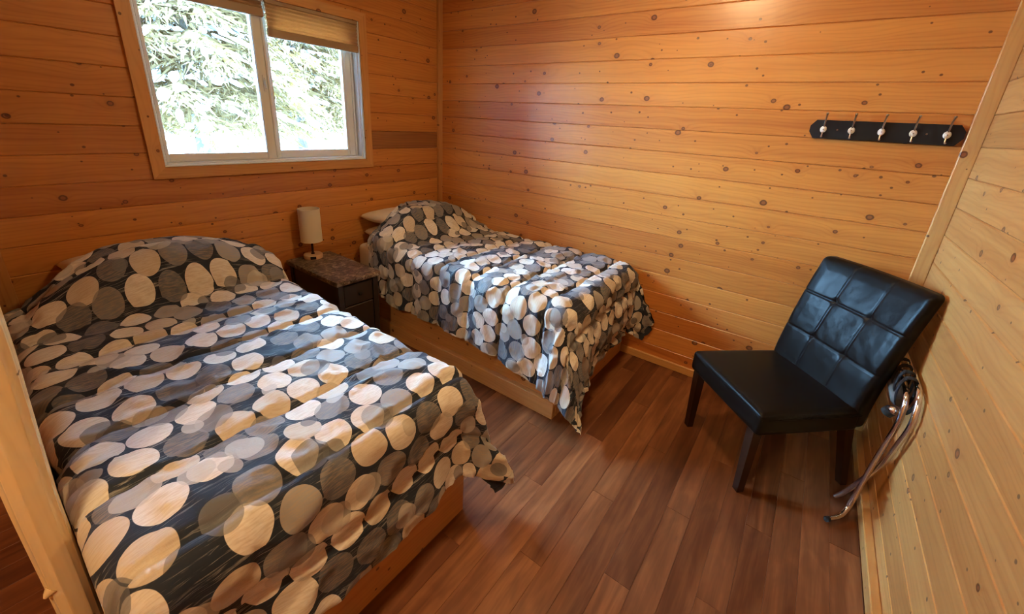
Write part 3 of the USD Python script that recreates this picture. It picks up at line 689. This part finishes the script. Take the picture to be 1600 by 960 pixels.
# ------------------------------------------------------------------ folded luggage rack behind the chair
lr = thing('luggage_rack', 'folded chrome luggage rack with black straps leaning behind the black chair', 'luggage rack', (2.05, -.48, 0))
W = lambda pts: [(a - 2.05, b + .48, c_) for a, b, c_ in pts]
fa = W([(1.956, -.394, .032), (2.020, -.442, .022), (2.070, -.466, .045), (2.080, -.485, .31), (2.046, -.497, .56), (2.085, -.497, .655), (2.36, -.497, .672), (2.52, -.497, .672)])
fb = W([(2.155, -.428, .014), (2.150, -.452, .06), (2.080, -.512, .31), (2.000, -.522, .58), (2.055, -.522, .690), (2.36, -.522, .700), (2.52, -.522, .700)])
for p_ in (fa, fb): obj('frame', tube(fillet(p_, .05, 8), .0105, 14), M_chrome, lr, smooth=40)
obj('foot_cap', tube(W([(1.949, -.389, .034), (1.961, -.398, .031)]), .0118, 14), M_rubber, lr, smooth=40)
obj('pivot', xf(trimesh.creation.icosphere(2, .018), trimesh.transformations.translation_matrix(W([(2.085, -.476, .575)])[0])), M_chrome, lr, smooth=True)
obj('pivot_knob', tube(W([(2.098, -.462, .548), (2.092, -.472, .57)]), .022, 16), M_rubber, lr, smooth=40)
obj('strap_roll', tube(W([(2.118, -.490, .600), (2.13, -.490, .602), (2.40, -.490, .612), (2.41, -.490, .612)]), [.016, .026, .026, .018], 18), M_grey_strap, lr, smooth=40)
for xx in (2.120, 2.180, 2.245, 2.310):
    A_ = np.linspace(0, 2 * math.pi, 33); rings = []
    for ry, rz in ((.034, .072), (.031, .069)):
        rings.append(np.array([[(xx + dx_ - 2.05 + .02 * math.sin(a), -.503 + .48 + ry * np.sign(math.cos(a)) * abs(math.cos(a)) ** .7, .640 + rz * math.sin(a)) for dx_ in (-.014, .014)] for a in A_]))
    obj('strap', cat_(gridmesh(rings[0]), gridmesh(rings[1], True)), M_rubber, lr, smooth=True)

# ------------------------------------------------------------------ peeled log post at the door opening
nz_, na = 60, 11; zs = np.linspace(0, ZC, nz_); rg = np.random.default_rng(5)
ang = np.sort((np.arange(na) + rg.uniform(-.22, .22, na)) / na * 2 * np.pi); V = []
cxs = np.interp(zs, [0, .4, .74, 1.1, 1.6, ZC], [-.057, -.0545, -.053, -.042, -.032, -.02]); rs = np.interp(zs, [0, .4, .74, 1.1, ZC], [.0330, .0335, .0365, .0440, .052])
A = []
for a0, a1 in zip(ang, np.append(ang[1:], ang[0] + 2 * np.pi)):        # drawknife facets: a flat with a narrow rounded arris
    A += [a0 + (a1 - a0) * t for t in (.06, .35, .65, .94)]
A = np.array(A); prof = np.repeat([1.0], len(A)); prof[0::4] = 1.0; prof[1::4] = .945; prof[2::4] = .945; prof[3::4] = 1.0
P = np.zeros((nz_, len(A) + 1, 3))
for i, z in enumerate(zs):
    rr_ = rs[i] * prof * (1 + .05 * (meshkit.fbm(np.c_[np.cos(A) * 1.3, np.sin(A) * 1.3, 0 * A + z * 2.2], 2, 3) - .5))
    xy = np.c_[cxs[i] + rr_ * np.cos(A), 1.215 + rr_ * np.sin(A)]; xy = np.vstack([xy, xy[:1]])
    P[i, :, :2], P[i, :, 2] = xy, z
po = np.array([-.057, 1.215, 0])
pt = thing('log_post', 'peeled pine log post in the left foreground beside the near bed', 'post', po)
pm = gridmesh(P - po);
if pm.volume < 0: pm = gridmesh(P - po, True)
obj('trunk', pm, M_post, pt, smooth=24)
obj('knot_stub', tube(np.array([(-.076, 1.20, .515), (-.087, 1.197, .507), (-.092, 1.195, .503)]) - po, [.015, .008, .003], 10), M_post, pt, smooth=40)
